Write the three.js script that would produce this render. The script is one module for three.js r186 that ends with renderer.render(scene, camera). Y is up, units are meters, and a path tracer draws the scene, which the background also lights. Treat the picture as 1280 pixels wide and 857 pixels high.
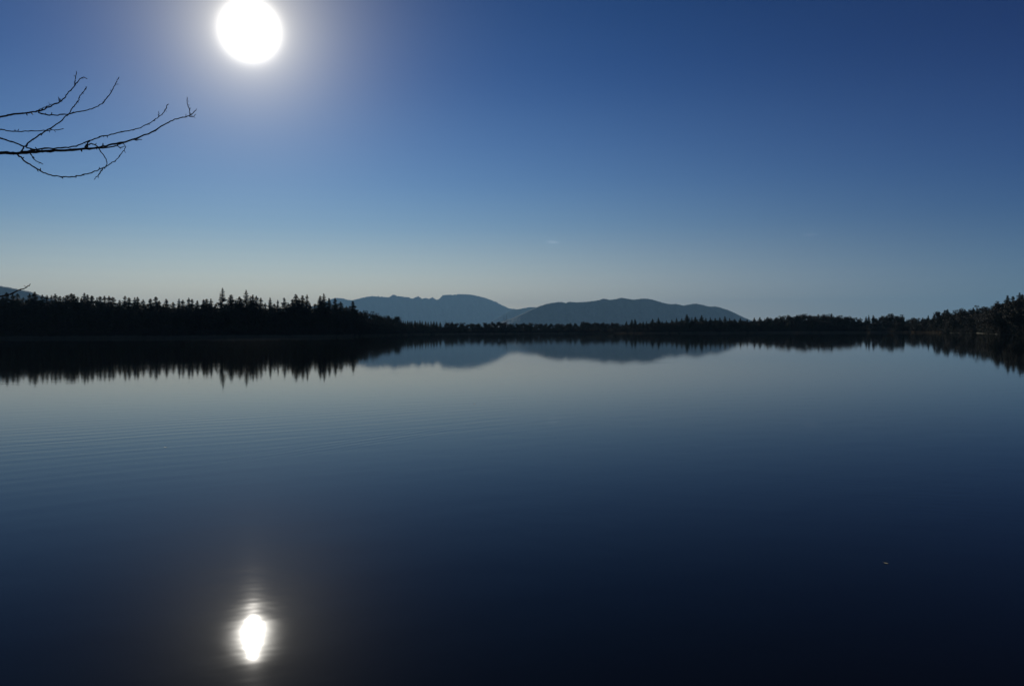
import * as THREE from 'three';
import { mergeGeometries } from 'three/addons/utils/BufferGeometryUtils.js';
import { ImprovedNoise } from 'three/addons/math/ImprovedNoise.js';

// ---------------------------------------------------------------- camera
const F = 1005, HORIZON = 413.7, ROLL = 0.0052, EYE = 2.5;      // focal length in photo pixels, horizon row at the middle column
const camera = new THREE.PerspectiveCamera(2 * Math.atan(428.5 / F) * 180 / Math.PI, 1280 / 857, 0.05, 90000);
camera.position.set(0, EYE, 0);
camera.rotation.set(0, 0, -ROLL);
camera.setViewOffset(1280, 857, 0, 428.5 - HORIZON, 1280, 857);
camera.updateProjectionMatrix();
// a photo pixel gives a direction; distances come from the shoreline
function dirOf(px, py) {
  const v = new THREE.Vector3((px - 640) / F, -(py - HORIZON) / F, -1);
  return v.applyAxisAngle(new THREE.Vector3(0, 0, 1), -ROLL).normalize();
}
const scene = new THREE.Scene();
const sunDir = dirOf(312, 38);

// ---------------------------------------------------------------- sky: clear late autumn air, glow round the low sun
function lerpTable(t, x) {
  if (x <= t[0][0]) return t[0].slice(1);
  for (let i = 1; i < t.length; i++) if (x <= t[i][0]) {
    const k = (x - t[i - 1][0]) / (t[i][0] - t[i - 1][0]);
    return t[i].slice(1).map((v, j) => t[i - 1][j + 1] * (1 - k) + v * k);
  }
  return t[t.length - 1].slice(1);
}
// elevation in degrees -> radiance some 25 degrees away from the sun
const SKY = [
  [0, 1.5, 1.14, 0.68], [1.2, 1.36, 1.10, 0.70], [3, 0.90, 0.93, 0.75], [6, 0.33, 0.51, 0.63], [9, 0.155, 0.318, 0.55], [12, 0.086, 0.206, 0.45],
  [17, 0.027, 0.100, 0.305], [23, 0.006, 0.052, 0.20], [35, 0.004, 0.034, 0.15], [60, 0.004, 0.028, 0.12], [90, 0.004, 0.026, 0.11],
];
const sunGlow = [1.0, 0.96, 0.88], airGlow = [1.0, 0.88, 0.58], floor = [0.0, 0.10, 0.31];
const SMOOTH = Array.from({ length: 902 }, (_, i) => { const s = [0, 0, 0]; for (let k = -10; k <= 10; k++) { const v = lerpTable(SKY, Math.abs(i / 10 + k * 0.18)); for (let c = 0; c < 3; c++) s[c] += v[c] / 21; } return s; });
function skyAt(elev, cosG, out, o) {
  const g = Math.acos(Math.min(1, Math.max(-1, cosG))) * 180 / Math.PI;
  const base = SMOOTH[Math.min(901, Math.max(0, Math.round(elev * 10)))];
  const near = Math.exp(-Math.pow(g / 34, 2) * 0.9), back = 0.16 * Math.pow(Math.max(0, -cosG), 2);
  const ang = g / 2.35;                                         // air glow round the sun, plus a bright disc added to round its reflection
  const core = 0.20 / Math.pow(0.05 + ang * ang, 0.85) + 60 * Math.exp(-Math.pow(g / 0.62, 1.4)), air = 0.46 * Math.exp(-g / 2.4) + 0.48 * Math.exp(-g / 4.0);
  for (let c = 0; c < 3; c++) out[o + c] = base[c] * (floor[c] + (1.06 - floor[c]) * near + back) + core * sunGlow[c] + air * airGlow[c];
  out[o + 3] = 1;
}
{
  const W = 4096, H = 2048, data = new Float32Array(W * H * 4);
  const sx = new Float32Array(W), sz = new Float32Array(W);
  for (let i = 0; i < W; i++) { const a = ((i + 0.5) / W - 0.5) * 2 * Math.PI; sx[i] = Math.cos(a); sz[i] = Math.sin(a); }
  for (let j = 0; j < H; j++) {
    const e = ((j + 0.5) / H - 0.5) * Math.PI, ce = Math.cos(e), se = Math.sin(e), deg = e * 180 / Math.PI;
    const step = 1;
    for (let i = 0; i < W; i += step) {
      const c = sx[i] * ce * sunDir.x + se * sunDir.y + sz[i] * ce * sunDir.z;
      if (deg < -0.2) { const o = (j * W + i) * 4; data[o] = 0.05; data[o + 1] = 0.06; data[o + 2] = 0.06; data[o + 3] = 1; continue; }
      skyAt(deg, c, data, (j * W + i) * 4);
    }
  }
  // two short far-off contrails
  for (const [ax, ay, bx, by, gain] of [[682, 301.5, 700, 303.2, 0.13], [1000, 293.8, 1026, 292.4, 0.06]]) for (let k = 0; k <= 200; k++) {
    const d = dirOf(ax + (bx - ax) * k / 200, ay + (by - ay) * k / 200), u = (Math.atan2(d.z, d.x) / (2 * Math.PI) + 0.5) * W - 0.5, v = (Math.asin(d.y) / Math.PI + 0.5) * H - 0.5;
    for (let j = 0; j < 2; j++) for (let i = 0; i < 2; i++) { const x = Math.floor(u) + i, y = Math.floor(v) + j, w = (1 - Math.abs(u - x)) * (1 - Math.abs(v - y)) * gain * 0.08 * Math.sin(Math.PI * k / 200), o = (y * W + x) * 4; data[o] += w; data[o + 1] += w; data[o + 2] += w; }
  }
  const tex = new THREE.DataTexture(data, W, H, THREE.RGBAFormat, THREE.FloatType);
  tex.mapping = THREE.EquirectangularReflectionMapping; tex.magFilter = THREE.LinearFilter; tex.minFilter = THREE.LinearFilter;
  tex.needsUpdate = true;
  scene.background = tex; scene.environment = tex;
}
// ---------------------------------------------------------------- sun and exposure
const sun = new THREE.DirectionalLight(new THREE.Color().setRGB(1.0, 0.95, 0.87), 3.3);
sun.position.copy(sunDir).multiplyScalar(1000); sun.target.position.set(0, 0, 0);
sun.castShadow = true;
Object.assign(sun.shadow.camera, { left: -900, right: 900, top: 900, bottom: -900, near: 1, far: 3000 });
scene.add(sun, sun.target);
scene.fog = new THREE.FogExp2(new THREE.Color().setRGB(0.37, 0.71, 1.0), 4.0e-5);

const renderer = new THREE.WebGLRenderer({ antialias: true });
renderer.toneMapping = THREE.LinearToneMapping;
renderer.toneMappingExposure = 1;
renderer.shadowMap.enabled = true;

// ---------------------------------------------------------------- helpers
let seed = 20231;
const rnd = () => { seed = (seed + 0x6D2B79F5) | 0; let t = Math.imul(seed ^ (seed >>> 15), 1 | seed); t = (t + Math.imul(t ^ (t >>> 7), 61 | t)) ^ t; return ((t ^ (t >>> 14)) >>> 0) / 4294967296; };
const rr = (a, b) => a + (b - a) * rnd();
const noise = new ImprovedNoise();
const nz = (x, y, z = 0) => noise.noise(x, y, z);
const fbm = (x, y, n = 4) => { let s = 0, a = 0.5; for (let i = 0; i < n; i++) { s += a * nz(x, y, i * 7.3); x *= 2.03; y *= 2.03; a *= 0.5; } return s; };
const sm = (a, b, x) => { const t = Math.min(1, Math.max(0, (x - a) / (b - a))); return t * t * (3 - 2 * t); };
const used = {};
const numbered = (n) => { const k = used[n] = (used[n] ?? -1) + 1; return k ? `${n}_${String(k).padStart(3, '0')}` : n; };
function tag(o, label, category, group, kind) {
  o.userData = {};
  if (label) o.userData.label = label;
  if (category) o.userData.category = category;
  if (group) o.userData.group = group;
  if (kind) o.userData.kind = kind;
  return o;
}
function mesh(name, geometry, material, parent = scene) {
  const m = new THREE.Mesh(geometry, material);
  m.name = parent === scene ? numbered(name) : name; m.castShadow = m.receiveShadow = true;
  parent.add(m);
  return m;
}
const lin = (r, g, b) => new THREE.Color().setRGB(r, g, b);
const interp = (pts, x) => {
  if (x <= pts[0][0]) return pts[0][1];
  for (let i = 1; i < pts.length; i++) if (x <= pts[i][0]) { const k = (x - pts[i - 1][0]) / (pts[i][0] - pts[i - 1][0]); return pts[i - 1][1] + (pts[i][1] - pts[i - 1][1]) * k; }
  return pts[pts.length - 1][1];
};

// ---------------------------------------------------------------- textures
function noiseTexture(size, fn, srgb) {
  const d = new Uint8Array(size * size * 4);
  for (let j = 0; j < size; j++) for (let i = 0; i < size; i++) { const c = fn(i / size, j / size), o = (j * size + i) * 4; d[o] = c[0] * 255; d[o + 1] = c[1] * 255; d[o + 2] = c[2] * 255; d[o + 3] = 255; }
  const t = new THREE.DataTexture(d, size, size); t.wrapS = t.wrapT = THREE.RepeatWrapping; t.magFilter = THREE.LinearFilter;
  if (srgb) t.colorSpace = THREE.SRGBColorSpace;
  t.needsUpdate = true;
  return t;
}
const tnoise = (u, v, f) => { const a = u * 6.28318, b = v * 6.28318, k = f / 6.28318; return 0.5 * (nz(Math.cos(a) * k + 3, Math.sin(a) * k, Math.cos(b) * k) + nz(Math.sin(b) * k + 9, Math.cos(a) * k + 4, Math.sin(a + b) * k)); };
const grassTex = noiseTexture(256, (u, v) => { const n = 0.5 + 0.5 * tnoise(u, v, 9) + 0.35 * tnoise(u, v, 30) + 0.1 * rnd(); return [0.26 + 0.10 * n, 0.25 + 0.09 * n, 0.14 + 0.05 * n]; }, true);
const barkTex = noiseTexture(256, (u, v) => { const n = 0.5 + 0.6 * tnoise(u, v * 0.999, 24) + 0.2 * rnd(); return [0.28 + 0.14 * n, 0.25 + 0.12 * n, 0.21 + 0.1 * n]; }, true);
const rockTex = noiseTexture(256, (u, v) => { const n = 0.5 + 0.7 * tnoise(u, v, 8) + 0.5 * tnoise(u, v, 26); return [0.25 + 0.14 * n, 0.27 + 0.12 * n, 0.22 + 0.14 * n]; }, true);

// ---------------------------------------------------------------- the lake and the land round it
const azOf = (px) => Math.atan2((px - 640), F);
// distance of the far shore by photo column
const SHORE = [[-520, 190], [-300, 330], [-100, 400], [0, 402], [120, 392], [280, 372], [400, 386], [440, 415], [470, 500], [500, 600], [540, 700], [620, 760], [700, 780], [760, 740], [800, 670], [860, 640], [940, 640], [1040, 600], [1120, 560], [1160, 530], [1190, 480], [1225, 440], [1240, 380], [1250, 345], [1290, 325], [1400, 280], [1700, 200]];
const shoreTable = SHORE.map(([p, d]) => [azOf(p), d / Math.cos(azOf(p))]);
shoreTable.unshift([-1.47, 52], [-1.25, 90]); shoreTable.push([1.2, 90], [1.47, 52]);
function shoreR(az) { return interp(shoreTable, az) * (1 + 0.012 * nz(az * 60, 3) + 0.006 * nz(az * 240, 9)); }
const nearShore = (x) => 4.75 + 0.18 * nz(x * 0.35, 1.7) + 0.06 * nz(x * 1.7, 5.1);
function shoreDistance(x, z) {                                   // above zero in the water
  const az = Math.atan2(x, -z), r = Math.hypot(x, z), near = -z - nearShore(x);
  if (Math.abs(az) > 1.47) return [Math.min(near, -2), true];
  const far = shoreR(az) - r;
  return near < far ? [near, true] : [far, false];
}
function groundY(x, z) {
  const [s, near] = shoreDistance(x, z), r = Math.hypot(x, z);
  if (s > 0) return -Math.min(3.2, 0.16 * s);
  const d = -s;
  if (near) return 0.98 * sm(0, 3.6, d) * 0.97 + Math.min(2.5, d * 0.006) + 0.05 * nz(x * 0.9, z * 0.9) * sm(0, 1, d);
  return 0.45 * (1 - Math.exp(-d / 5)) + Math.min(2, d * 0.004) + 0.25 * nz(x * 0.02, z * 0.02) * sm(2, 40, d);
}
{
  const N = 720, rings = [], P = [], UV = [], I = [];
  const radiiOf = (az) => {
    const a = Math.abs(az) < 1.47 ? az : Math.sign(az) * 1.47, r0 = 4.75 / Math.max(0.05, Math.cos(a)), R = Math.max(shoreR(a), r0 * 1.25);
    const l = [0.02, 0.06, 0.2, 0.35, 0.5, 0.62, 0.73, 0.82, 0.9, 0.95, 1, 1.05, 1.12].map(k => k * r0);
    const s = l[l.length - 1], e = Math.max(R - 22, s + 0.5);
    for (let k = 1; k <= 5; k++) l.push(s + (e - s) * k / 5);
    for (const k of [10, 16, 20, 22, 23, 25, 28, 34, 44, 60, 85, 125, 190]) l.push(e + k);
    let q = l[l.length - 1]; const f = Math.pow(28000 / q, 1 / 14);
    for (let k = 0; k < 14; k++) l.push(q *= f);
    return l;
  };
  for (let i = 0; i < N; i++) {
    const az = (i / N) * 2 * Math.PI - Math.PI + 1e-4, rad = radiiOf(az);
    for (const r of rad) { const x = Math.sin(az) * r, z = -Math.cos(az) * r; P.push(x, groundY(x, z), z); UV.push(x / 6, z / 6); }
    rings.push(rad.length);
  }
  const M = rings[0];
  for (let i = 0; i < N; i++) for (let k = 0; k < M - 1; k++) { const a = i * M + k, b = ((i + 1) % N) * M + k; I.push(a, b, a + 1, b, b + 1, a + 1); }
  const c = P.length / 3; P.push(0, groundY(0, 0), 0); UV.push(0, 0);
  for (let i = 0; i < N; i++) I.push(c, ((i + 1) % N) * M, i * M);
  const g = new THREE.BufferGeometry();
  g.setAttribute('position', new THREE.Float32BufferAttribute(P, 3)); g.setAttribute('uv', new THREE.Float32BufferAttribute(UV, 2)); g.setIndex(I); g.computeVertexNormals();
  if (g.attributes.normal.getY(100) < 0) { const n = g.attributes.normal; for (let i = 0; i < n.count; i++) n.setXYZ(i, -n.getX(i), -n.getY(i), -n.getZ(i)); const ix = g.index.array; for (let i = 0; i < ix.length; i += 3) { const t = ix[i]; ix[i] = ix[i + 1]; ix[i + 1] = t; } }
  tag(mesh('ground', g, new THREE.MeshStandardMaterial({ color: lin(0.6, 0.6, 0.6), map: grassTex, roughness: 1 })), 'flat grassy ground around the lake, running out to the mountains', 'ground', null, 'structure');
}
// water: faint cat's-paw ripples everywhere, two trains of longer ripples spreading over the nearer water
const rippleTex = (() => {
  const S = 1024, L = 11, waves = [];
  for (let i = 0; i < 70; i++) {
    const lam = 0.10 * Math.pow(16, Math.pow(rnd(), 1.2)), th = Math.PI / 2 + rr(-1, 1) * 0.95 * (rnd() < 0.8 ? 1 : 1.7), k = L / lam;
    const kx = Math.round(Math.cos(th) * k), ky = Math.round(Math.sin(th) * k);
    if (kx || ky) waves.push([kx, ky, rr(0, 6.283), Math.pow(lam, 0.15)]);
  }
  const hx = new Float32Array(S * S), hy = new Float32Array(S * S); let sum = 0;
  const tab = new Float32Array(S); for (let i = 0; i < S; i++) tab[i] = Math.cos(i / S * 6.283185);
  for (const [kx, ky, ph, a] of waves) {
    const n = Math.hypot(kx, ky), off = Math.round(ph / 6.283 * S), ax = a * kx / n, ay = a * ky / n;
    for (let j = 0; j < S; j++) { const b = ky * j + off; for (let i = 0; i < S; i++) { const c = tab[(((kx * i + b) % S) + S) % S]; hx[j * S + i] += ax * c; hy[j * S + i] += ay * c; } }
  }
  for (let i = 0; i < S * S; i++) sum += hy[i] * hy[i];
  const rms = Math.sqrt(sum / S / S), d = new Float32Array(S * S * 4);
  for (let i = 0; i < S * S; i++) { d[i * 4] = 0.5 - 0.5 * Math.max(-1, Math.min(1, hx[i] / rms / 4)); d[i * 4 + 1] = 0.5 - 0.5 * Math.max(-1, Math.min(1, hy[i] / rms / 4)); d[i * 4 + 2] = 1; d[i * 4 + 3] = 1; }
  const t = new THREE.DataTexture(d, S, S, THREE.RGBAFormat, THREE.FloatType); t.wrapS = t.wrapT = THREE.RepeatWrapping; t.magFilter = THREE.LinearFilter; t.needsUpdate = true;
  t.userData = { L };
  return t;
})();
const TRAIN = { x0: -40, z0: -66, size: 66 };                    // the piece of lake that the long ripples cover
const trainTex = (() => {
  const S = 2048, d = new Float32Array(S * S * 4);
  for (let j = 0; j < S; j++) for (let i = 0; i < S; i++) {
    const x = TRAIN.x0 + (i + 0.5) / S * TRAIN.size, dz = -(TRAIN.z0 + (j + 0.5) / S * TRAIN.size);     // dz: metres out from the bank
    let h = 0;
    { // broad train, wavefronts running outwards to the right
      const s = x - -9.3, t = dz - 19.6, q = (-0.63 * s + 0.777 * t), along = 0.777 * s + 0.63 * t;
      const env = Math.exp(-Math.pow(q / 6.2, 2)) * Math.exp(-Math.pow(along / 11, 2));
      if (env > 0.002) { const bend = 0.35 * Math.sin(along * 0.33) + 0.02 * along * along * 0.35 + 0.3 * nz(x * 0.3, dz * 0.3); h += env * (0.8 + 0.5 * nz(x * 0.5, dz * 0.5, 4)) * (Math.sin(6.283 * (q + bend) / 0.74) + 0.5 * Math.sin(6.283 * (q + bend * 0.8) / 0.47 + 1) * 0.6); }
    }
    { // narrow train of finer ripples
      const s = x - -3.3, t = dz - 18.5, q = (-0.81 * s + 0.586 * t), along = 0.586 * s + 0.81 * t;
      const env = Math.exp(-Math.pow(q / 0.75, 2)) * Math.exp(-Math.pow(along / 3.2, 2));
      if (env > 0.002) h += env * 0.85 * Math.sin(6.283 * (q + 0.1 * nz(x, dz)) / 0.33);
    }
    { // cat's paws: patches of short ripples with calm water between
      const m = Math.max(0, fbm(x * 0.11 + 5, dz * 0.07, 3) + 0.05) * sm(5, 12, dz);
      if (m > 0.01) { const w = 1.6 * nz(x * 0.23, dz * 0.23, 8); h += m * (0.55 * Math.sin(6.283 * (0.25 * x + dz + w) / 0.41) + 0.4 * Math.sin(6.283 * (-0.4 * x + dz + 1.3 * w) / 0.29 + 2) + 0.5 * Math.sin(6.283 * (0.05 * x + dz - w) / 0.83)); }
    }
    const edge = Math.min(i, j, S - 1 - i, S - 1 - j) / 60, v = 0.5 + 0.25 * h * Math.min(1, edge), o = (j * S + i) * 4;
    d[o] = d[o + 1] = d[o + 2] = v; d[o + 3] = 1;
  }
  const t = new THREE.DataTexture(d, S, S, THREE.RGBAFormat, THREE.FloatType); t.magFilter = THREE.LinearFilter; t.channel = 1; t.needsUpdate = true;
  return t;
})();
{
  const P = [], UV = [], UV1 = [], NR = [], I = [], N = 300;
  const rads = (R) => { const l = [], a = 3; for (let k = 0; k <= 36; k++) l.push(a * Math.pow((R + 14) / a, k / 36)); return l; };
  for (let i = 0; i <= N; i++) {
    const az = -1.46 + 2.92 * i / N;
    for (const r of rads(shoreR(az))) { const x = Math.sin(az) * r, z = -Math.cos(az) * r; P.push(x, 0, z); NR.push(0, 1, 0); UV.push(x / rippleTex.userData.L, z / rippleTex.userData.L); UV1.push((x - TRAIN.x0) / TRAIN.size, (z - TRAIN.z0) / TRAIN.size); }
  }
  for (let i = 0; i < N; i++) for (let k = 0; k < 36; k++) { const a = i * 37 + k, b = a + 37; I.push(a, b, a + 1, b, b + 1, a + 1); }
  for (let i = 0; i < I.length; i += 3) { const t = I[i]; I[i] = I[i + 1]; I[i + 1] = t; }
  const A = new THREE.Vector3().fromArray(P, I[0] * 3), B = new THREE.Vector3().fromArray(P, I[1] * 3), C = new THREE.Vector3().fromArray(P, I[2] * 3);
  if (B.sub(A).cross(C.sub(A)).y < 0) for (let i = 0; i < I.length; i += 3) { const t = I[i]; I[i] = I[i + 1]; I[i + 1] = t; }
  const g = new THREE.BufferGeometry();
  g.setAttribute('position', new THREE.Float32BufferAttribute(P, 3)); g.setAttribute('normal', new THREE.Float32BufferAttribute(NR, 3));
  g.setAttribute('uv', new THREE.Float32BufferAttribute(UV, 2)); g.setAttribute('uv1', new THREE.Float32BufferAttribute(UV1, 2)); g.setIndex(I);
  const m = new THREE.MeshPhysicalMaterial({ color: lin(0.004, 0.0045, 0.004), roughness: 0.024, ior: 1.145, normalMap: rippleTex, normalScale: new THREE.Vector2(0.0042, 0.0042), bumpMap: trainTex, bumpScale: 0.0028 });
  tag(mesh('lake_water', g, m), 'calm dark lake mirroring the sky, the sun and the far shore', 'lake', null, 'structure');
}

// ---------------------------------------------------------------- mountains
function mountain(name, label, profile, dist, front, back, rough, jag, mat) {
  const na = 620, nt = 44, P = [], UV = [], I = [], a0 = profile[0][0], a1 = profile[profile.length - 1][0];
  for (let i = 0; i <= na; i++) {
    const px = a0 + (a1 - a0) * i / na, d = dirOf(px, interp(profile, px) + jag * (fbm(px * 0.42, dist, 3) * 1.6)), az = Math.atan2(d.x, -d.z), top = Math.max(0, d.y / Math.hypot(d.x, d.z) * dist);
    const edge = sm(0, 0.04, i / na) * sm(0, 0.04, 1 - i / na);
    for (let k = 0; k <= nt; k++) {
      const t = k / nt * 2 - 1, rad = dist + (t < 0 ? t * front : t * back), fall = Math.pow(1 - Math.abs(t), 1.0);
      const x = Math.sin(az) * rad, z = -Math.cos(az) * rad, gully = 1 - Math.abs(fbm(px * rough + t * 1.4, t * 2.2 + dist, 5)) * 2.2;
      const h = top * edge * fall * (1 - 0.26 * sm(0.02, 0.3, Math.abs(t)) * (1 - gully)) * (1 + 0.01 * nz(px * 0.9, t * 12));
      P.push(x, h - 6, z); UV.push(az * dist / 1300, rad / 1300);
    }
  }
  for (let i = 0; i < na; i++) for (let k = 0; k < nt; k++) { const a = i * (nt + 1) + k, b = a + nt + 1; I.push(a, b, a + 1, b, b + 1, a + 1); }
  const g = new THREE.BufferGeometry();
  g.setAttribute('position', new THREE.Float32BufferAttribute(P, 3)); g.setAttribute('uv', new THREE.Float32BufferAttribute(UV, 2)); g.setIndex(I); g.computeVertexNormals();
  if (g.attributes.normal.getY(600) < 0) { const n = g.attributes.normal; for (let i = 0; i < n.count; i++) n.setXYZ(i, -n.getX(i), -n.getY(i), -n.getZ(i)); const ix = g.index.array; for (let i = 0; i < ix.length; i += 3) { const s = ix[i]; ix[i] = ix[i + 1]; ix[i + 1] = s; } }
  return tag(mesh(name, g, mat), label, 'mountain', null, 'structure');
}
const rockMat = new THREE.MeshStandardMaterial({ map: rockTex, roughness: 1 });
mountain('mountain', 'pale blue jagged mountain range with a broad flat-topped peak', [[330, 400], [380, 386], [405, 378], [412, 374], [420, 371.8], [428, 372.5], [438, 375], [447, 373], [456, 371], [464, 369.5], [470, 370], [478, 370.5], [485, 371], [487, 370.6], [491, 367.6], [497, 369.5], [504, 370.5], [511, 371], [515, 373], [519, 371], [523, 369.8], [527, 373], [532, 371.8], [536, 373.2], [540, 371], [546, 374.5], [550, 372], [553, 368.4], [560, 367.8], [567, 368], [574, 367.1], [582, 367.6], [588, 367.5], [594, 369], [600, 370], [610, 373], [620, 377], [628, 381], [636, 385], [642, 385.5], [650, 387], [680, 390], [740, 398], [800, 408]], 24000, 1400, 3200, 0.06, 1.1, rockMat);
mountain('mountain', 'low blue shoulder in the gap between the two mountain ranges', [[610, 404], [630, 392], [640, 386.5], [647, 386], [655, 384.5], [663, 383.2], [668, 383.4], [690, 386], [720, 392], [760, 406]], 18500, 560, 2000, 0.08, 0.5, rockMat);
mountain('mountain', 'darker blue rounded mountain ridge sloping down to the tree belt', [[600, 410], [620, 404], [640, 397], [655, 390.5], [662, 387], [669, 384], [675, 381.5], [685, 378.5], [695, 377], [702, 376.5], [707, 378.2], [711, 376.3], [720, 377], [732, 376.5], [740, 375.5], [748, 374.5], [754, 372.5], [758, 373], [762, 374], [770, 373], [776, 371.2], [780, 371.7], [787, 373], [792, 373.8], [797, 373], [802, 372.3], [810, 372.5], [817, 374], [825, 376.5], [832, 378.3], [838, 379.3], [845, 379], [850, 380], [855, 381], [860, 380], [866, 378.8], [872, 378.7], [880, 380.7], [887, 382.3], [895, 382], [902, 384], [910, 386.5], [918, 390], [927, 394.5], [940, 400], [960, 406], [990, 411]], 12000, 560, 2000, 0.05, 0.7, rockMat);
mountain('mountain', 'steep blue mountain flank showing just above the spruce wood', [[-420, 360], [-260, 338], [-140, 340], [-60, 347], [-30, 352], [0, 356.5], [10, 358], [20, 360], [30, 362], [38, 363.5], [45, 366.5], [60, 371], [90, 381], [140, 398], [180, 410]], 11000, 1000, 2500, 0.04, 0.6, rockMat);

// ---------------------------------------------------------------- trees
const barkMat = new THREE.MeshStandardMaterial({ color: lin(0.6, 0.6, 0.6), map: barkTex, roughness: 1 });
const needleMats = [[0.030, 0.042, 0.022], [0.036, 0.046, 0.022], [0.026, 0.038, 0.024]].map(c => new THREE.MeshStandardMaterial({ color: lin(...c), roughness: 0.9 }));
const leafMats = [[0.046, 0.043, 0.023], [0.052, 0.042, 0.022], [0.040, 0.043, 0.023]].map(c => new THREE.MeshStandardMaterial({ color: lin(...c), roughness: 0.9 }));
const twigMat = new THREE.MeshStandardMaterial({ color: lin(0.07, 0.055, 0.045), roughness: 0.95 });
function soup(tri) { const g = new THREE.BufferGeometry(); g.setAttribute('position', new THREE.Float32BufferAttribute(tri, 3)); g.computeVertexNormals(); return g; }
// tapered tube through points, with its own ring at each
function limb(points, radii, sides = 6, uvScale = 1) {
  const P = [], UV = [], I = [], up = new THREE.Vector3(0, 1, 0), ax = new THREE.Vector3(), n = new THREE.Vector3(), b = new THREE.Vector3(); let len = 0;
  for (let i = 0; i < points.length; i++) {
    ax.subVectors(points[Math.min(i + 1, points.length - 1)], points[Math.max(i - 1, 0)]).normalize();
    n.crossVectors(ax, Math.abs(ax.y) > 0.9 ? new THREE.Vector3(1, 0, 0) : up).normalize(); b.crossVectors(ax, n);
    if (i) len += points[i].distanceTo(points[i - 1]);
    for (let k = 0; k <= sides; k++) { const a = k / sides * 6.28318, c = Math.cos(a) * radii[i], s = Math.sin(a) * radii[i]; P.push(points[i].x + n.x * c + b.x * s, points[i].y + n.y * c + b.y * s, points[i].z + n.z * c + b.z * s); UV.push(k / sides * uvScale, len * uvScale); }
  }
  const w = sides + 1;
  for (let i = 0; i < points.length - 1; i++) for (let k = 0; k < sides; k++) { const a = i * w + k, c = a + w; I.push(a, a + 1, c, a + 1, c + 1, c); }
  const last = (points.length - 1) * w, e = P.length / 3, tip = points[points.length - 1];
  P.push(tip.x, tip.y, tip.z); UV.push(0.5, len);
  for (let k = 0; k < sides; k++) I.push(last + k, last + k + 1, e);
  const g = new THREE.BufferGeometry();
  g.setAttribute('position', new THREE.Float32BufferAttribute(P, 3)); g.setAttribute('uv', new THREE.Float32BufferAttribute(UV, 2)); g.setIndex(I); g.computeVertexNormals();
  return g;
}
const V = (x, y, z) => new THREE.Vector3(x, y, z);
// all prototypes are 20 m high; copies are scaled to their own height
function spruceParts(spread, sparse, lean, whorlGap) {
  const H = 20, tri = [], bend = (y) => [lean * Math.sin(y / H * 2.2), lean * 0.5 * Math.sin(y / H * 3 + 1) - lean * 0.42];
  const tp = [], tr = [];
  for (let i = 0; i <= 8; i++) { const y = H * i / 8 * 0.985, [bx, bz] = bend(y); tp.push(V(bx, y, bz)); tr.push(0.27 * Math.pow(1 - i / 8, 0.9) + 0.02); }
  const P = (x, y, z) => tri.push(x, y, z);
  const count = Math.round(250 / whorlGap * 0.66);
  for (let i = 0; i < count; i++) {
    if (rnd() < sparse) continue;
    const u = (i + rr(0, 0.9)) / count, y = H * (1 - 0.012 - 0.93 * Math.pow(1 - u, 1.22)), q = 1 - y / H, [bx, bz] = bend(y), a = i * 2.39996 + rr(-0.45, 0.45);
    const tier = 0.86 + 0.16 * Math.sin(y * 3.1 + lean * 40) + 0.22 * nz(y * 0.9, Math.cos(a) * 1.5, Math.sin(a) * 1.5 + lean * 30);
    const L = (Math.min(spread, spread * 2.5 * Math.pow(q, 0.95)) + 0.10) * tier * rr(0.7, 1.12);
    const dx = Math.cos(a), dz = Math.sin(a), px = -dz, pz = dx, slope = q < 0.12 ? rr(0.1, 0.6) : -rr(0.1, 0.5), tipUp = rr(0.05, 0.25) * L;
    const at = (t, o) => { const r = t * L; return [bx + dx * r + px * o, y + slope * r * (1 - 0.3 * t) + tipUp * t * t, bz + dz * r + pz * o]; };
    for (let s = 0; s < 4; s++) {
      const t0 = 0.06 + s * 0.235, t1 = t0 + 0.24, w = L * (0.42 - 0.30 * t0) * rr(0.7, 1.2) + 0.1;
      for (const sd of [-1, 1]) { const p0 = at(t0, 0), p1 = at(Math.min(1.03, t1 + 0.06), 0), p2 = at(t1 + 0.06, sd * w); p2[1] -= w * rr(0.3, 1.0); P(...p0); P(...p1); P(...p2); }
      const p0 = at(t0, 0.02), p1 = at(Math.min(1.02, t1 + 0.02), -0.02), p2 = at(t0 + 0.12, rr(-0.15, 0.15)); p2[1] -= (0.12 + 0.30 * L * (1 - 0.5 * t0)) * rr(0.6, 1.2); P(...p0); P(...p1); P(...p2);
    }
  }
  const [bx, bz] = bend(H);
  for (let k = 0; k < 4; k++) { const a = k * 1.57; P(bx, H, bz); P(bx + 0.09 * Math.cos(a), H - 1.1, bz + 0.09 * Math.sin(a)); P(bx + 0.09 * Math.cos(a + 1.57), H - 1.1, bz + 0.09 * Math.sin(a + 1.57)); }
  return { trunk: limb(tp, tr, 6, 0.5), crown: soup(tri) };
}
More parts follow.
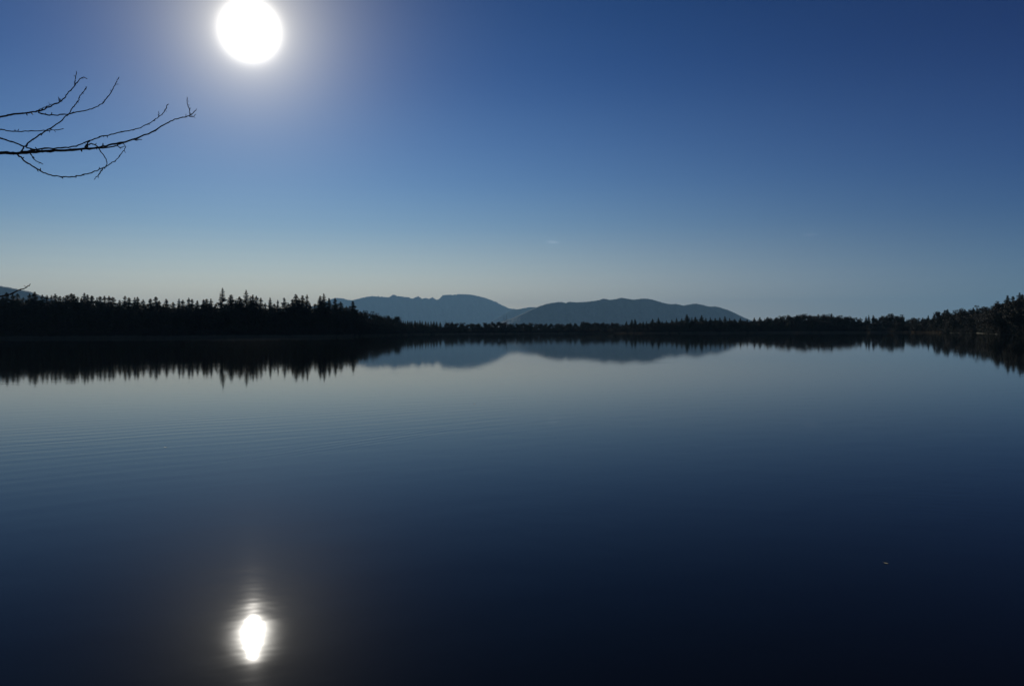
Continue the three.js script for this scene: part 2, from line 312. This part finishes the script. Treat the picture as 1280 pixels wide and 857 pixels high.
function branching(start, dir, len, rad, depth, out, tips, spreadA) {
  const n = 4, pts = [start.clone()], rads = [rad]; let d = dir.clone(), p = start.clone();
  for (let i = 1; i <= n; i++) { d.add(V(rr(-0.2, 0.2), rr(-0.06, 0.16), rr(-0.2, 0.2))).normalize(); p = p.clone().addScaledVector(d, len / n); pts.push(p); rads.push(rad * (1 - 0.55 * i / n)); }
  out.push(limb(pts, rads, depth > 1 ? 5 : 3));
  if (depth <= 0) { tips.push(p); return; }
  tips.push(pts[2]);
  const kids = depth > 1 ? 4 : 4;
  for (let k = 0; k < kids; k++) {
    const at = pts[k === 0 ? n : 1 + Math.floor(rnd() * n)], a = rr(0, 6.283), t = k === 0 ? 0.15 : rr(0.4, 0.9) * spreadA, side = V(Math.cos(a), rr(-0.1, 0.4), Math.sin(a));
    branching(at, d.clone().addScaledVector(side, t).normalize(), len * rr(0.5, 0.72), rad * 0.42, depth - 1, out, tips, spreadA);
  }
}
function broadParts(wide, leafCount, leafSize, depth = 2, squash = 1) {
  const wood = [], tips = [], H = 20;
  const tp = [V(0, 0, 0), V(rr(-0.2, 0.2), 3, rr(-0.2, 0.2)), V(rr(-0.4, 0.4), 7, rr(-0.4, 0.4)), V(rr(-0.5, 0.5), 11, rr(-0.5, 0.5))];
  const trunkG = limb(tp, [0.36, 0.29, 0.22, 0.14], 7, 0.5);
  for (let k = 0; k < 8; k++) { const a = k * 2.4 + rr(0, 0.8), base = tp[1 + (k % 3)].clone().lerp(tp[Math.min(3, 2 + (k % 3))], rnd()), up = rr(0.5, 1.25); branching(base, V(Math.cos(a) * wide, up, Math.sin(a) * wide).normalize(), rr(4.2, 6.2), 0.13, depth, wood, tips, 1.0 + 0.3 * wide); }
  const tri = [];
  for (let i = 0; i < leafCount; i++) {
    const c = tips[Math.floor(rnd() * tips.length)], s = leafSize * rr(0.6, 1.3), o = V(rr(-1, 1), rr(-1, 1), rr(-1, 1)).multiplyScalar(1.15), q = V(rr(-1, 1), rr(-1, 1), rr(-1, 1)).normalize(), u = q.clone().cross(V(rr(-1, 1), rr(-1, 1), rr(-1, 1))).normalize();
    const x = c.x + o.x, y = c.y + o.y, z = c.z + o.z;
    tri.push(x - q.x * s, y - q.y * s, z - q.z * s, x + u.x * s * 0.5, y + u.y * s * 0.5, z + u.z * s * 0.5, x + q.x * s, y + q.y * s, z + q.z * s);
    tri.push(x - q.x * s, y - q.y * s, z - q.z * s, x + q.x * s, y + q.y * s, z + q.z * s, x - u.x * s * 0.5, y - u.y * s * 0.5, z - u.z * s * 0.5);
  }
  let top = 0; for (const t of tips) top = Math.max(top, t.y);
  const k = H / (top + 0.6), S = new THREE.Matrix4().makeScale(k, k, k);
  const limbs = mergeGeometries(wood).applyMatrix4(S); trunkG.applyMatrix4(S);
  return { trunk: trunkG, limbs, crown: leafCount ? soup(tri).applyMatrix4(S) : null };
}
function shrubParts() {                                          // many-stemmed willow scrub, 5 m high in itself
  const tri = [], stems = [];
  for (let k = 0; k < 9; k++) {
    const a = k * 2.4, lean = rr(0.2, 1.1), h = rr(3, 4.8), p = [V(0.2 * Math.cos(a), -0.2, 0.2 * Math.sin(a)), V(Math.cos(a) * lean * 0.8, h * 0.5, Math.sin(a) * lean * 0.8), V(Math.cos(a) * lean * 1.7, h, Math.sin(a) * lean * 1.7)];
    stems.push(limb(p, [0.06, 0.04, 0.01], 3));
    for (let i = 0; i < 48; i++) { const t = rr(0.15, 1), q = p[0].clone().lerp(p[2], t), s = rr(0.16, 0.4), d = V(rr(-1, 1), rr(-0.3, 1), rr(-1, 1)).normalize(), u = V(rr(-1, 1), rr(-1, 1), rr(-1, 1)).normalize(); q.add(V(rr(-0.7, 0.7), rr(-0.4, 0.4), rr(-0.7, 0.7))); q.y = Math.max(0.1, q.y); tri.push(q.x - d.x * s, q.y - d.y * s, q.z - d.z * s, q.x + u.x * s * 0.5, q.y + u.y * s * 0.5, q.z + u.z * s * 0.5, q.x + d.x * s, q.y + d.y * s, q.z + d.z * s); }
  }
  return { trunk: mergeGeometries(stems), crown: soup(tri) };
}
const spruces = [[3.2, 0.05, 0.12, 0.62], [3.5, 0.06, 0.2, 0.6], [2.9, 0.08, 0.25, 0.66], [3.7, 0.07, 0.15, 0.64], [3.1, 0.12, 0.3, 0.72], [2.6, 0.08, 0.2, 0.64]].map(a => spruceParts(...a));
const spire = spruceParts(2.7, 0.1, 0.1, 0.8);
const broads = [broadParts(0.8, 3200, 0.5), broadParts(1.1, 3600, 0.5), broadParts(0.95, 2800, 0.46), broadParts(1.25, 4000, 0.5)];
const bares = [broadParts(0.9, 0, 0, 3), broadParts(0.6, 0, 0, 3)];
const shrubs = [shrubParts(), shrubParts(), shrubParts()];

const protos = {};
function tree(kind, variant, x, z, height, widen, label, category, group, name) {
  const lib = { spruce: spruces, spire: [spire], broad: broads, bare: bares, shrub: shrubs }[kind], parts = lib[variant % lib.length], own = kind === 'shrub' ? 5 : 20, key = kind + variant % lib.length + (kind === 'broad' ? variant % 3 : '');
  let o;
  if (protos[key]) o = protos[key].clone();
  else {
    o = protos[key] = new THREE.Group();
    const leaf = kind === 'spruce' || kind === 'spire' ? needleMats[variant % 3] : leafMats[variant % 3];
    mesh(kind === 'shrub' ? 'stem' : 'trunk', parts.trunk, kind === 'shrub' ? twigMat : barkMat, o);
    if (parts.limbs) mesh('limb', parts.limbs, twigMat, o);
    if (parts.crown) mesh(kind === 'shrub' ? 'foliage' : 'crown', parts.crown, leaf, o);
  }
  o.name = numbered(name); scene.add(o);
  const k = height / own; o.scale.set(k * widen, k, k * widen); o.position.set(x, groundY(x, z) - 0.15, z); o.rotation.y = rr(0, 6.283);
  return tag(o, label, category, group);
}
// where a tree whose top shows at photo pixel (px, py) stands, "set" metres behind the shoreline
function spot(px, py, set) {
  const d = dirOf(px, py), az = Math.atan2(d.x, -d.z), r = shoreR(az) + set, x = Math.sin(az) * r, z = -Math.cos(az) * r;
  return { x, z, height: EYE + d.y / Math.hypot(d.x, d.z) * r - groundY(x, z) + 0.15 };
}
const BELT = 'low trees of the belt in front of the mountains', GROVE = 'trees of the long grove beyond the mountain ridge';
const woodLabel = (px) => px < 46 ? ['dark spruce standing before the steep mountain flank', 'spruce', 'spruces before the steep mountain flank']
  : px < 270 ? ['dark spruce in the level row between the steep mountain flank and the tallest spruce', 'spruce', 'spruces between the steep flank and the tallest spruce']
  : px < 300 ? ['short spruce between the two tallest spires of the wood', 'spruce', 'short spruces between the two tallest spires']
  : px < 405 ? ['dark spruce between the second tallest spire and the jagged range', 'spruce', 'spruces between the second tallest spire and the jagged range']
  : ['dark spruce at the end of the high wood, before the jagged mountain range', 'spruce', 'last spruces of the high wood before the jagged range'];
const leftTips = [[-150, 352], [-138, 356], [-125, 353], [-112, 358], [-100, 355], [-88, 360], [-76, 357], [-65, 362], [-54, 359], [-44, 363], [-34, 361], [-25, 365], [-16, 363], [-6, 366],
  [3, 368], [8, 364.5], [16, 366.5], [23, 366], [29, 371], [37, 366], [44, 364], [53, 367.5], [58, 368], [63, 368], [68, 366.5], [75, 369.5], [79, 370], [83, 368], [89, 366], [93, 367], [97, 370], [101, 371], [106, 365.5], [110, 367.5], [115, 368.5], [120, 371], [125, 369.5], [131, 369], [135, 369], [141, 370.5], [149, 374.5], [157, 369], [161, 371], [167, 371], [171, 370.5], [179, 373.5], [187, 372.5], [194, 370], [198, 375], [207, 373], [215, 377], [224, 372.5], [228, 374], [235, 371.5], [240, 373], [246, 375], [254, 373.5], [258, 373], [264, 372.5], [269, 379], [288.5, 367.5], [294, 375], [298, 370], [302, 373], [312, 369], [316, 367.5], [321, 369], [325, 371.5], [331, 378], [337, 371], [343, 379], [347, 374], [355, 371], [360, 378], [365, 373], [369, 367], [373.5, 372], [378, 368.5], [383, 367], [387, 378], [393, 379], [400, 369], [404, 366], [411, 372], [418, 371.5], [426, 376.5], [433, 382], [437, 382], [441, 375.5]];
leftTips.forEach(([px, py], i) => {
  const s = spot(px, py, rr(8, 26));
  tree('spruce', Math.floor(rnd() * 6), s.x, s.z, s.height, rr(0.9, 1.7), ...woodLabel(px), 'spruce_tree');
});
{
  let s = spot(278, 359, 5); tree('spire', 0, s.x, s.z, s.height, 1.05, 'tallest spruce of the wood, layered spire standing clear of its neighbours', 'spruce', null, 'spruce_tree');
  s = spot(307, 361.5, 6); tree('spire', 0, s.x, s.z, s.height, 1.1, 'second tallest spruce, thin spire on a broad crown, near the tallest one', 'spruce', null, 'spruce_tree');
}
[[446, 390], [451, 390], [456, 388.5], [462, 389], [467, 392], [473, 393.5], [480, 395], [486, 394], [492, 394.5], [497, 398]].forEach(([px, py], i) => {
  const s = spot(px, py, rr(6, 20));
  tree(i % 3 === 1 ? 'spruce' : 'broad', i, s.x, s.z, s.height, rr(0.9, 1.2), i % 3 === 1 ? 'small spruce where the high wood steps down to the tree belt' : 'rounded leafy tree where the high wood steps down to the tree belt', i % 3 === 1 ? 'spruce' : 'tree', i % 3 === 1 ? 'small spruces at the end of the high wood' : 'rounded trees at the end of the high wood', i % 3 === 1 ? 'spruce_tree' : 'broadleaf_tree');
});
for (let px = 501; px < 552; px += rr(2.6, 4)) { const s = spot(px, rr(400, 401.6), rr(10, 22)); tree('spruce', Math.floor(rnd() * 6), s.x, s.z, s.height, 1.3, 'low spruce in the even row below the jagged range', 'spruce', 'even row of low spruces below the jagged range', 'spruce_tree'); }
{
  let s = spot(555.5, 397.5, 14); tree('bare', 0, s.x, s.z, s.height, 1.1, 'bare round-crowned tree at the end of the even spruce row', 'tree', null, 'bare_tree');
  s = spot(631.5, 392.5, 12); tree('bare', 1, s.x, s.z, s.height, 0.75, 'slender bare tree standing alone before the gap between the mountains', 'tree', null, 'bare_tree');
}
[[561, 402.5], [568, 403.5], [575, 403], [583, 404], [591, 404], [598, 403.8], [606, 403], [613, 404], [620, 402], [627, 402], [633, 403], [641, 404.2], [649, 404], [657, 403.6], [664, 403.4], [671, 404], [679, 404], [687, 404.3], [695, 404.4], [702, 404]].forEach(([px, py], i) => {
  const s = spot(px, py, rr(8, 20)); tree('broad', i, s.x, s.z, s.height, rr(1.1, 1.4), 'low rounded tree in the scrubby belt below the mountains', 'tree', BELT, 'broadleaf_tree');
});
[[705, 404], [711, 403], [718, 403], [727, 401], [732, 401], [739, 402], [745, 403], [750, 402], [756, 403], [762, 403], [767, 402.3], [773, 403], [783, 401], [790, 398.5], [794, 398], [800, 402], [804, 401.5], [808, 401], [816, 398], [823, 396.5], [828, 401], [833, 400], [840, 399], [846, 397], [852, 397.5], [859, 392], [865, 396], [869, 395.5], [877, 393], [883, 397], [888, 396], [894, 397], [900, 396], [906, 394.5], [912, 397], [919, 398], [926, 397], [934, 398], [943, 396.5], [950, 396], [956, 397.5]].forEach(([px, py], i) => {
  const s = spot(px, py, rr(8, 24)); const low = px < 780 && i % 3 !== 0; tree(low ? 'broad' : 'spruce', Math.floor(rnd() * 6), s.x, s.z, s.height - (px < 780 ? 0.6 : 0), rr(1.1, 1.6), ...(low ? ['low rounded tree in the belt below the highest part of the rounded ridge', 'tree', 'low rounded trees below the rounded ridge'] : px === 859 ? ['tallest conifer in the belt at the foot of the rounded ridge', 'conifer', null] : px < 780 ? ['very low dark conifer in the belt below the highest part of the rounded ridge', 'conifer', 'very low conifers below the rounded ridge'] : ['small dark conifer in the belt where the rounded ridge slopes down', 'conifer', 'conifers where the rounded ridge slopes down']), low ? 'broadleaf_tree' : 'conifer_tree');
});
[[962, 396.5], [968, 397], [978, 394.5], [985, 394], [992, 394], [1000, 393], [1006, 393], [1016, 392], [1023, 393.5], [1033, 394.5], [1040, 392.5], [1048, 394], [1054, 395], [1058, 395.5], [1066, 397], [1075, 396.5], [1098, 395.5], [1105, 395.5], [1111, 392], [1117, 393.2], [1125, 396], [1138, 397], [1145, 397.3], [1152, 397.5], [1158, 397.5]].forEach(([px, py], i) => {
  const s = spot(px, py, rr(8, 26)); tree('broad', i, s.x, s.z, s.height, rr(0.95, 1.25), 'rounded dark tree in the long grove past the end of the ridge', 'tree', GROVE, 'broadleaf_tree');
});
[[996, 393], [1026.5, 393.5], [1040, 391], [1083, 395], [1086, 393], [1092, 393], [1129, 394.5], [1161, 393.5]].forEach(([px, py], i) => {
  const s = spot(px, py, rr(6, 14)); tree('spruce', i, s.x, s.z, s.height, 0.95, 'thin pointed conifer among the rounded trees of the long grove', 'conifer', 'pointed conifers in the long grove', 'conifer_tree');
});
[[1168.5, 391], [1177, 388], [1181, 387], [1185, 386], [1192, 387.5], [1200, 385], [1206, 386], [1211, 385.5], [1217, 384], [1222, 384], [1226, 382], [1232, 383.5], [1237, 384], [1241, 383]].forEach(([px, py], i) => {
  const s = spot(px, py, rr(6, 18)), c = i % 3 !== 1; tree(c ? 'spruce' : 'broad', Math.floor(rnd() * 6), s.x, s.z, s.height, c ? rr(1.1, 1.4) : 0.9, c ? 'conifer on the rise between the grove and the big dark crown' : 'leafy tree on the rise between the grove and the big dark crown', c ? 'conifer' : 'tree', c ? 'conifers on the rise' : 'leafy trees on the rise', c ? 'conifer_tree' : 'broadleaf_tree');
});
[[1244, 380], [1248.5, 381]].forEach(([px, py], i) => { const s = spot(px, py, 12); tree('bare', i, s.x, s.z, s.height, 0.75, 'leafless tree with fine twigs beside the big dark crown', 'tree', 'leafless trees beside the big dark crown', 'bare_tree'); });
{
  const s = spot(1262, 374.5, 9); tree('broad', 3, s.x, s.z, s.height, 0.95, 'big dark rounded crown at the tip of the wooded point', 'tree', null, 'broadleaf_tree');
  [[1260, 368.5], [1266.5, 369.5], [1274, 365], [1279, 367], [1286, 364], [1294, 366], [1303, 361], [1313, 363], [1324, 358], [1336, 360], [1350, 355]].forEach(([px, py]) => { const q = spot(px, py, rr(14, 22)); tree('spruce', Math.floor(rnd() * 6), q.x, q.z, q.height, 1.25, 'spruce rising behind the big dark crown on the wooded point', 'spruce', 'spruces on the wooded point', 'spruce_tree'); });
  [[1256, 378], [1270, 374], [1282, 375], [1298, 372], [1316, 370], [1340, 366]].forEach(([px, py], i) => { const q = spot(px, py, rr(5, 10)); tree('broad', i, q.x, q.z, q.height, 1.0, 'leafy tree at the water on the wooded point', 'tree', 'leafy trees on the wooded point', 'broadleaf_tree'); });
}
// the unbroken mass of wood behind and below the trees on the skyline
const skyline = [[-400, 348], [-160, 354], [-60, 362], [0, 370], [60, 371], [120, 373], [180, 377], [250, 378], [270, 379], [300, 374], [330, 381], [350, 379], [390, 382], [410, 376], [430, 386], [445, 394], [480, 398], [500, 403], [560, 406], [700, 406], [760, 404.5], [800, 402.5], [850, 400], [900, 398], [960, 399], [1000, 397.5], [1060, 400], [1140, 401], [1165, 397], [1180, 391], [1220, 388], [1250, 384], [1256, 379], [1290, 371], [1400, 358], [1500, 350]];
function mass(name, label, geos, mat, count, pxRange, setRange, drop, own, widen) {
  geos.forEach((g, v) => {
    const im = new THREE.InstancedMesh(g, mat[v % mat.length], count), M = new THREE.Matrix4(), Q = new THREE.Quaternion();
    for (let i = 0; i < count; i++) {
      const px = rr(...pxRange), set = setRange[0] + (setRange[1] - setRange[0]) * Math.pow(rnd(), 1.6), s = spot(px, interp(skyline, px) + rr(...drop) * (own === 5 ? 1 : 1), set);
      const h = own === 5 ? Math.min(rr(2.2, 5.2), Math.max(1, s.height)) : Math.max(3, s.height), k = h / own;
      M.compose(V(s.x, groundY(s.x, s.z) - 0.2, s.z), Q.setFromAxisAngle(V(0, 1, 0), rr(0, 6.283)), V(k * widen, k, k * widen)); im.setMatrixAt(i, M);
    }
    im.name = numbered(name); im.castShadow = im.receiveShadow = true; tag(im, label, 'forest', null, 'stuff'); scene.add(im);
  });
}
mass('spruce_forest', 'dense dark spruce forest filling the shore below the tree tops', spruces.slice(0, 3).map(s => s.crown), needleMats, 900, [-420, 470], [3, 90], [3, 26], 20, 1.2);
mass('mixed_forest', 'dense low mixed wood behind the far shore', [spruces[3].crown, broads[1].crown], [needleMats[1], leafMats[0]], 1500, [440, 1560], [3, 80], [1.2, 9], 20, 1.4);
mass('shore_scrub', 'dark willow scrub along the foot of the woods', shrubs.map(s => s.crown), leafMats, 1500, [-420, 1560], [0.3, 12], [0, 5], 5, 1.7);

// ---------------------------------------------------------------- reeds at the waterline
{
  const tri = [];
  for (let i = 0; i < 26; i++) { const x = rr(-1.3, 1.3), z = rr(-0.5, 0.5), h = rr(1.2, 2.1), lx = rr(-0.25, 0.25), lz = rr(-0.2, 0.2), w = 0.035, a = rr(0, 3.14), c = Math.cos(a) * w, s = Math.sin(a) * w; tri.push(x - c, -0.4, z - s, x + c, -0.4, z + s, x + lx, h, z + lz); tri.push(x + lx * 0.5, h * 0.5, z + lz * 0.5, x + lx * 0.6 + c * 1.2, h * 0.6, z + lz * 0.6, x + lx + rr(-0.5, 0.5), h * rr(0.6, 0.85), z + lz + rr(-0.4, 0.4)); }
  const count = 2200, im = new THREE.InstancedMesh(soup(tri), new THREE.MeshStandardMaterial({ color: lin(0.30, 0.23, 0.13), roughness: 1 }), count), M = new THREE.Matrix4(), Q = new THREE.Quaternion();
  for (let i = 0; i < count; i++) { const px = -300 + 1480 * i / count + rr(-1, 1), az = azOf(px), r = shoreR(az) + rr(-3.5, 1.2) - 1.5 * Math.max(0, nz(px * 0.02, 7)), x = Math.sin(az) * r, z = -Math.cos(az) * r, k = rr(0.75, 1.15); M.compose(V(x, Math.max(-0.35, groundY(x, z)) - 0.05, z), Q.setFromAxisAngle(V(0, 1, 0), -az + rr(-0.3, 0.3)), V(k, k, k)); im.setMatrixAt(i, M); }
  im.name = 'reed_bed'; tag(im, 'straw-coloured reeds in a thin strip along the far waterline', 'reeds', null, 'stuff'); im.castShadow = im.receiveShadow = true; scene.add(im);
}
// ---------------------------------------------------------------- grass on the near bank
{
  const tri = [];
  for (let i = 0; i < 22; i++) { const a = rr(0, 6.28), h = rr(0.1, 0.26), x = rr(-0.1, 0.1), z = rr(-0.1, 0.1), lx = Math.cos(a) * h * 0.5, lz = Math.sin(a) * h * 0.5, c = Math.cos(a + 1.57) * 0.005, s = Math.sin(a + 1.57) * 0.005; tri.push(x - c, -0.03, z - s, x + c, -0.03, z + s, x + lx, h, z + lz); }
  const spots = [];
  while (spots.length < 2600) { const x = rr(-14, 14), z = rr(-4.6, 9); if (shoreDistance(x, z)[0] < -0.25) spots.push([x, z]); }
  const im = new THREE.InstancedMesh(soup(tri), new THREE.MeshStandardMaterial({ color: lin(0.085, 0.085, 0.035), roughness: 0.9 }), spots.length), M = new THREE.Matrix4(), Q = new THREE.Quaternion();
  spots.forEach(([x, z], i) => { const k = rr(0.6, 1.2); M.compose(V(x, groundY(x, z), z), Q.setFromAxisAngle(V(0, 1, 0), rr(0, 6.28)), V(k, k, k)); im.setMatrixAt(i, M); });
  im.name = 'bank_grass'; tag(im, 'short autumn grass on the near bank', 'grass', null, 'stuff'); im.castShadow = im.receiveShadow = true; scene.add(im);
}

// ---------------------------------------------------------------- the bare tree on the bank whose branches reach into the picture
{
  const root = new THREE.Group(); root.name = numbered('bare_tree'); scene.add(root);
  tag(root, 'young bare tree on the near bank, thin leafless branches reaching out over the lake', 'tree');
  const base = V(-4.3, groundY(-4.3, -3.7) - 0.15, -3.7); root.position.copy(base);
  const bm = new THREE.MeshStandardMaterial({ color: lin(0.42, 0.38, 0.34), map: barkTex, roughness: 0.9 });
  const at = (px, py, d) => dirOf(px, py).multiplyScalar(d / Math.abs(dirOf(px, py).z)).add(V(0, EYE, 0)).sub(base);
  const trunkPts = [V(0, 0, 0), V(0.05, 0.9, 0.02), V(-0.02, 2, -0.03), V(0.02, 3.2, 0), V(-0.05, 4.4, 0.06), V(0.03, 5.6, 0.03), V(0, 6.6, 0.1)];
  mesh('trunk', limb(new THREE.CatmullRomCurve3(trunkPts).getPoints(24), Array.from({ length: 25 }, (_, i) => 0.085 * Math.pow(1 - i / 25, 0.75) + 0.008 + (i < 2 ? 0.03 * (2 - i) : 0)), 10, 2), bm, root);
  // points in photo pixels, widths in pixels at both ends, distance at both ends
  function twig(name, pts, w0, w1, d0, d1, parent, from) {
    const v = pts.map(([x, y], i) => at(x, y, d0 + (d1 - d0) * i / (pts.length - 1)));
    if (from) v.unshift(...from);
    const n = Math.max(6, pts.length * 5), q = new THREE.CatmullRomCurve3(v, false, 'centripetal').getPoints(n), rad = q.map((_, i) => { const t = i / n; return ((w1 + (w0 - w1) * Math.pow(1 - t, 1.3)) * 0.5 / F) * (d0 + (d1 - d0) * t) * (1 + (i % 5 === 2 ? 0.28 : 0) * rnd() + rr(-0.06, 0.06)); });
    for (const p of q.slice(1)) p.add(V(rr(-1, 1), rr(-1, 1), rr(-1, 1)).multiplyScalar(0.0022));
    const g = [limb(q, rad, 6, 6)];
    for (let i = 3; i < n - 1; i++) if (rnd() < 0.24) { const dv = V(rr(-0.4, 1), rr(-1, 1), rr(-1, 1)).normalize(), L = rr(0.006, 0.017); g.push(limb([q[i], q[i].clone().addScaledVector(dv, L * 0.6), q[i].clone().addScaledVector(dv, L)], [rad[i] * 0.6, rad[i] * 0.75, rad[i] * 0.25], 5, 6)); }
    return mesh(name, mergeGeometries(g), bm, parent);
  }
  const tr = (y) => V(0.0, y - base.y, 0);
  const main = twig('branch', [[-330, 206], [-180, 196], [-80, 191], [0, 190.5], [20, 191.2], [50, 189.5], [80, 187.5], [105, 186], [120, 185], [135, 181.5], [160, 176], [185, 167], [205, 156], [218, 149], [235, 145], [240, 142], [245, 136.5]], 5, 0.9, 3.75, 4.15, root, [tr(3.25)]);
  twig('twig', [[237.5, 144.5], [236, 136], [233.5, 127], [233.5, 121]], 1.3, 0.7, 4.14, 4.1, main);
  twig('twig', [[236, 145], [241, 145.5], [244, 143]], 1.1, 0.6, 4.14, 4.17, main);
  twig('twig', [[25, 190.5], [48, 186], [75, 185], [92, 183], [107, 177], [125, 171], [140, 167.5], [155, 164.5], [170, 161], [185, 154.5], [197, 147], [205, 139], [210, 129.5]], 2.0, 0.9, 3.9, 4.28, main);
  twig('twig', [[105, 186], [108, 180], [112, 175.5]], 2.2, 1.4, 4.02, 4.08, main);
  twig('twig', [[198, 146], [198, 143], [198, 139]], 1.0, 0.6, 4.22, 4.24, main);
  twig('twig', [[25, 190.5], [30, 183], [40, 174.5], [55, 165], [65, 158.5], [78, 149], [86, 141.5], [92, 132], [97, 126], [100, 119], [105, 113], [108, 108]], 1.9, 0.9, 3.9, 3.62, main);
  twig('twig', [[20, 191.5], [30, 200.5], [45, 210.5], [60, 218], [75, 220.5], [90, 220.5], [105, 218], [118, 214], [128, 209.5], [138, 204], [146, 199], [152, 191], [157, 183]], 1.9, 0.9, 3.9, 3.7, main);
  twig('twig', [[128, 210], [123, 218], [117, 224]], 1.5, 0.8, 3.74, 3.72, main);
  twig('twig', [[37, 190.5], [41, 198], [47, 202.5], [53, 204.5]], 1.4, 0.8, 3.93, 3.98, main);
  twig('twig', [[107, 186], [110, 181], [116, 180], [121, 183], [126, 190], [132, 198], [133, 205], [130, 211]], 1.7, 0.9, 4.02, 3.9, main);
  twig('twig', [[122, 185], [140, 183.5], [152, 179], [162, 175.5], [177, 174]], 1.8, 1.0, 4.05, 4.0, main);
  twig('twig', [[146, 181.5], [150, 184.5], [156, 182]], 1.1, 0.7, 4.03, 3.99, main);
  const upper = twig('branch', [[-360, 176], [-200, 160], [-80, 150], [0, 145.5], [15, 143], [30, 141], [44, 139.5], [55, 136.5], [65, 131], [76, 126], [84, 117], [93, 106.5], [100, 98.5], [103, 96.5], [108, 98]], 3, 0.9, 3.75, 3.5, root, [tr(3.35)]);
  twig('twig', [[93, 106.5], [93.5, 98], [95.5, 89.5]], 1.3, 0.8, 3.53, 3.5, upper);
  twig('twig', [[44, 139.5], [55, 134], [64, 130]], 1.2, 0.7, 3.6, 3.55, upper);
  twig('twig', [[76, 126.5], [73.5, 124.5], [73, 121.5]], 1.2, 0.7, 3.56, 3.55, upper);
  twig('twig', [[47, 140], [60, 143.5], [75, 143.5], [90, 141.5], [105, 138], [118, 134.5], [128, 128.5], [137, 117], [143, 106], [148, 96.5]], 1.7, 0.9, 3.6, 3.85, upper);
  twig('twig', [[-60, 149.3], [-25, 160], [0, 162], [20, 164], [45, 163.5], [65, 162.5], [79, 161]], 1.9, 0.9, 3.66, 3.8, upper);
  twig('twig', [[-120, 153], [-50, 158], [0, 172.5], [15, 177.5], [30, 183], [42, 187], [52, 189]], 2.3, 1.5, 3.68, 3.93, upper);
  const low = twig('branch', [[-360, 410], [-200, 388], [-60, 373], [0, 370], [12, 367.5], [22, 363], [28, 360.5], [33, 358.8], [37.5, 355.2]], 3.4, 0.9, 3.72, 3.5, root, [tr(2.45)]);
  twig('twig', [[-30, 371.5], [-10, 380], [5, 384]], 1.3, 0.8, 3.56, 3.6, low);
  // limbs that lean away from the lake, outside the picture
  const out = [], tips = [];
  for (let k = 0; k < 7; k++) { const a = Math.PI * (0.55 + 0.9 * rnd()), y = 2.6 + k * 0.5; branching(V(0, y, 0), V(Math.cos(a), 0.7, Math.abs(Math.sin(a)) * 0.9).normalize(), rr(1.0, 1.6), 0.022, 2, out, tips, 0.9); }
  mesh('limb', mergeGeometries(out), bm, root);
}

// ---------------------------------------------------------------- leaves adrift on the water
{
  const shape = new THREE.Shape(); shape.moveTo(0, -0.5); shape.bezierCurveTo(0.34, -0.3, 0.3, 0.25, 0, 0.5); shape.bezierCurveTo(-0.3, 0.25, -0.34, -0.3, 0, -0.5);
  const g = new THREE.ExtrudeGeometry(shape, { depth: 0.03, bevelEnabled: false, curveSegments: 8 }); g.rotateX(-Math.PI / 2);
  const p = g.attributes.position; for (let i = 0; i < p.count; i++) p.setY(i, p.getY(i) + 0.5 * p.getX(i) * p.getX(i) + 0.25 * p.getZ(i) * p.getZ(i)); g.computeVertexNormals();
  const stalk = limb([V(0, 0.05, 0.48), V(0.02, 0.12, 0.65), V(0.06, 0.2, 0.8)], [0.02, 0.016, 0.012], 5), leafMat = new THREE.MeshStandardMaterial({ color: lin(0.5, 0.42, 0.22), roughness: 0.7 });
  [[593, 504.5, 0.09, 'small pale leaf drifting on the lake below the broad flat-topped peak'], [206, 559, 0.06, 'small pale leaf drifting among the long ripples'], [1108, 704, 0.05, 'small pale leaf drifting alone on the dark open water']].forEach(([px, py, size, label], i) => {
    const d = dirOf(px, py), k = -EYE / d.y, o = new THREE.Group(); o.name = numbered('floating_leaf'); scene.add(o);
    mesh('blade', g, leafMat, o); mesh('stalk', stalk, leafMat, o);
    o.position.set(d.x * k, 0.001, d.z * k); o.scale.setScalar(size); o.rotation.y = i * 1.9; tag(o, label, 'leaf');
  });
}

renderer.render(scene, camera);
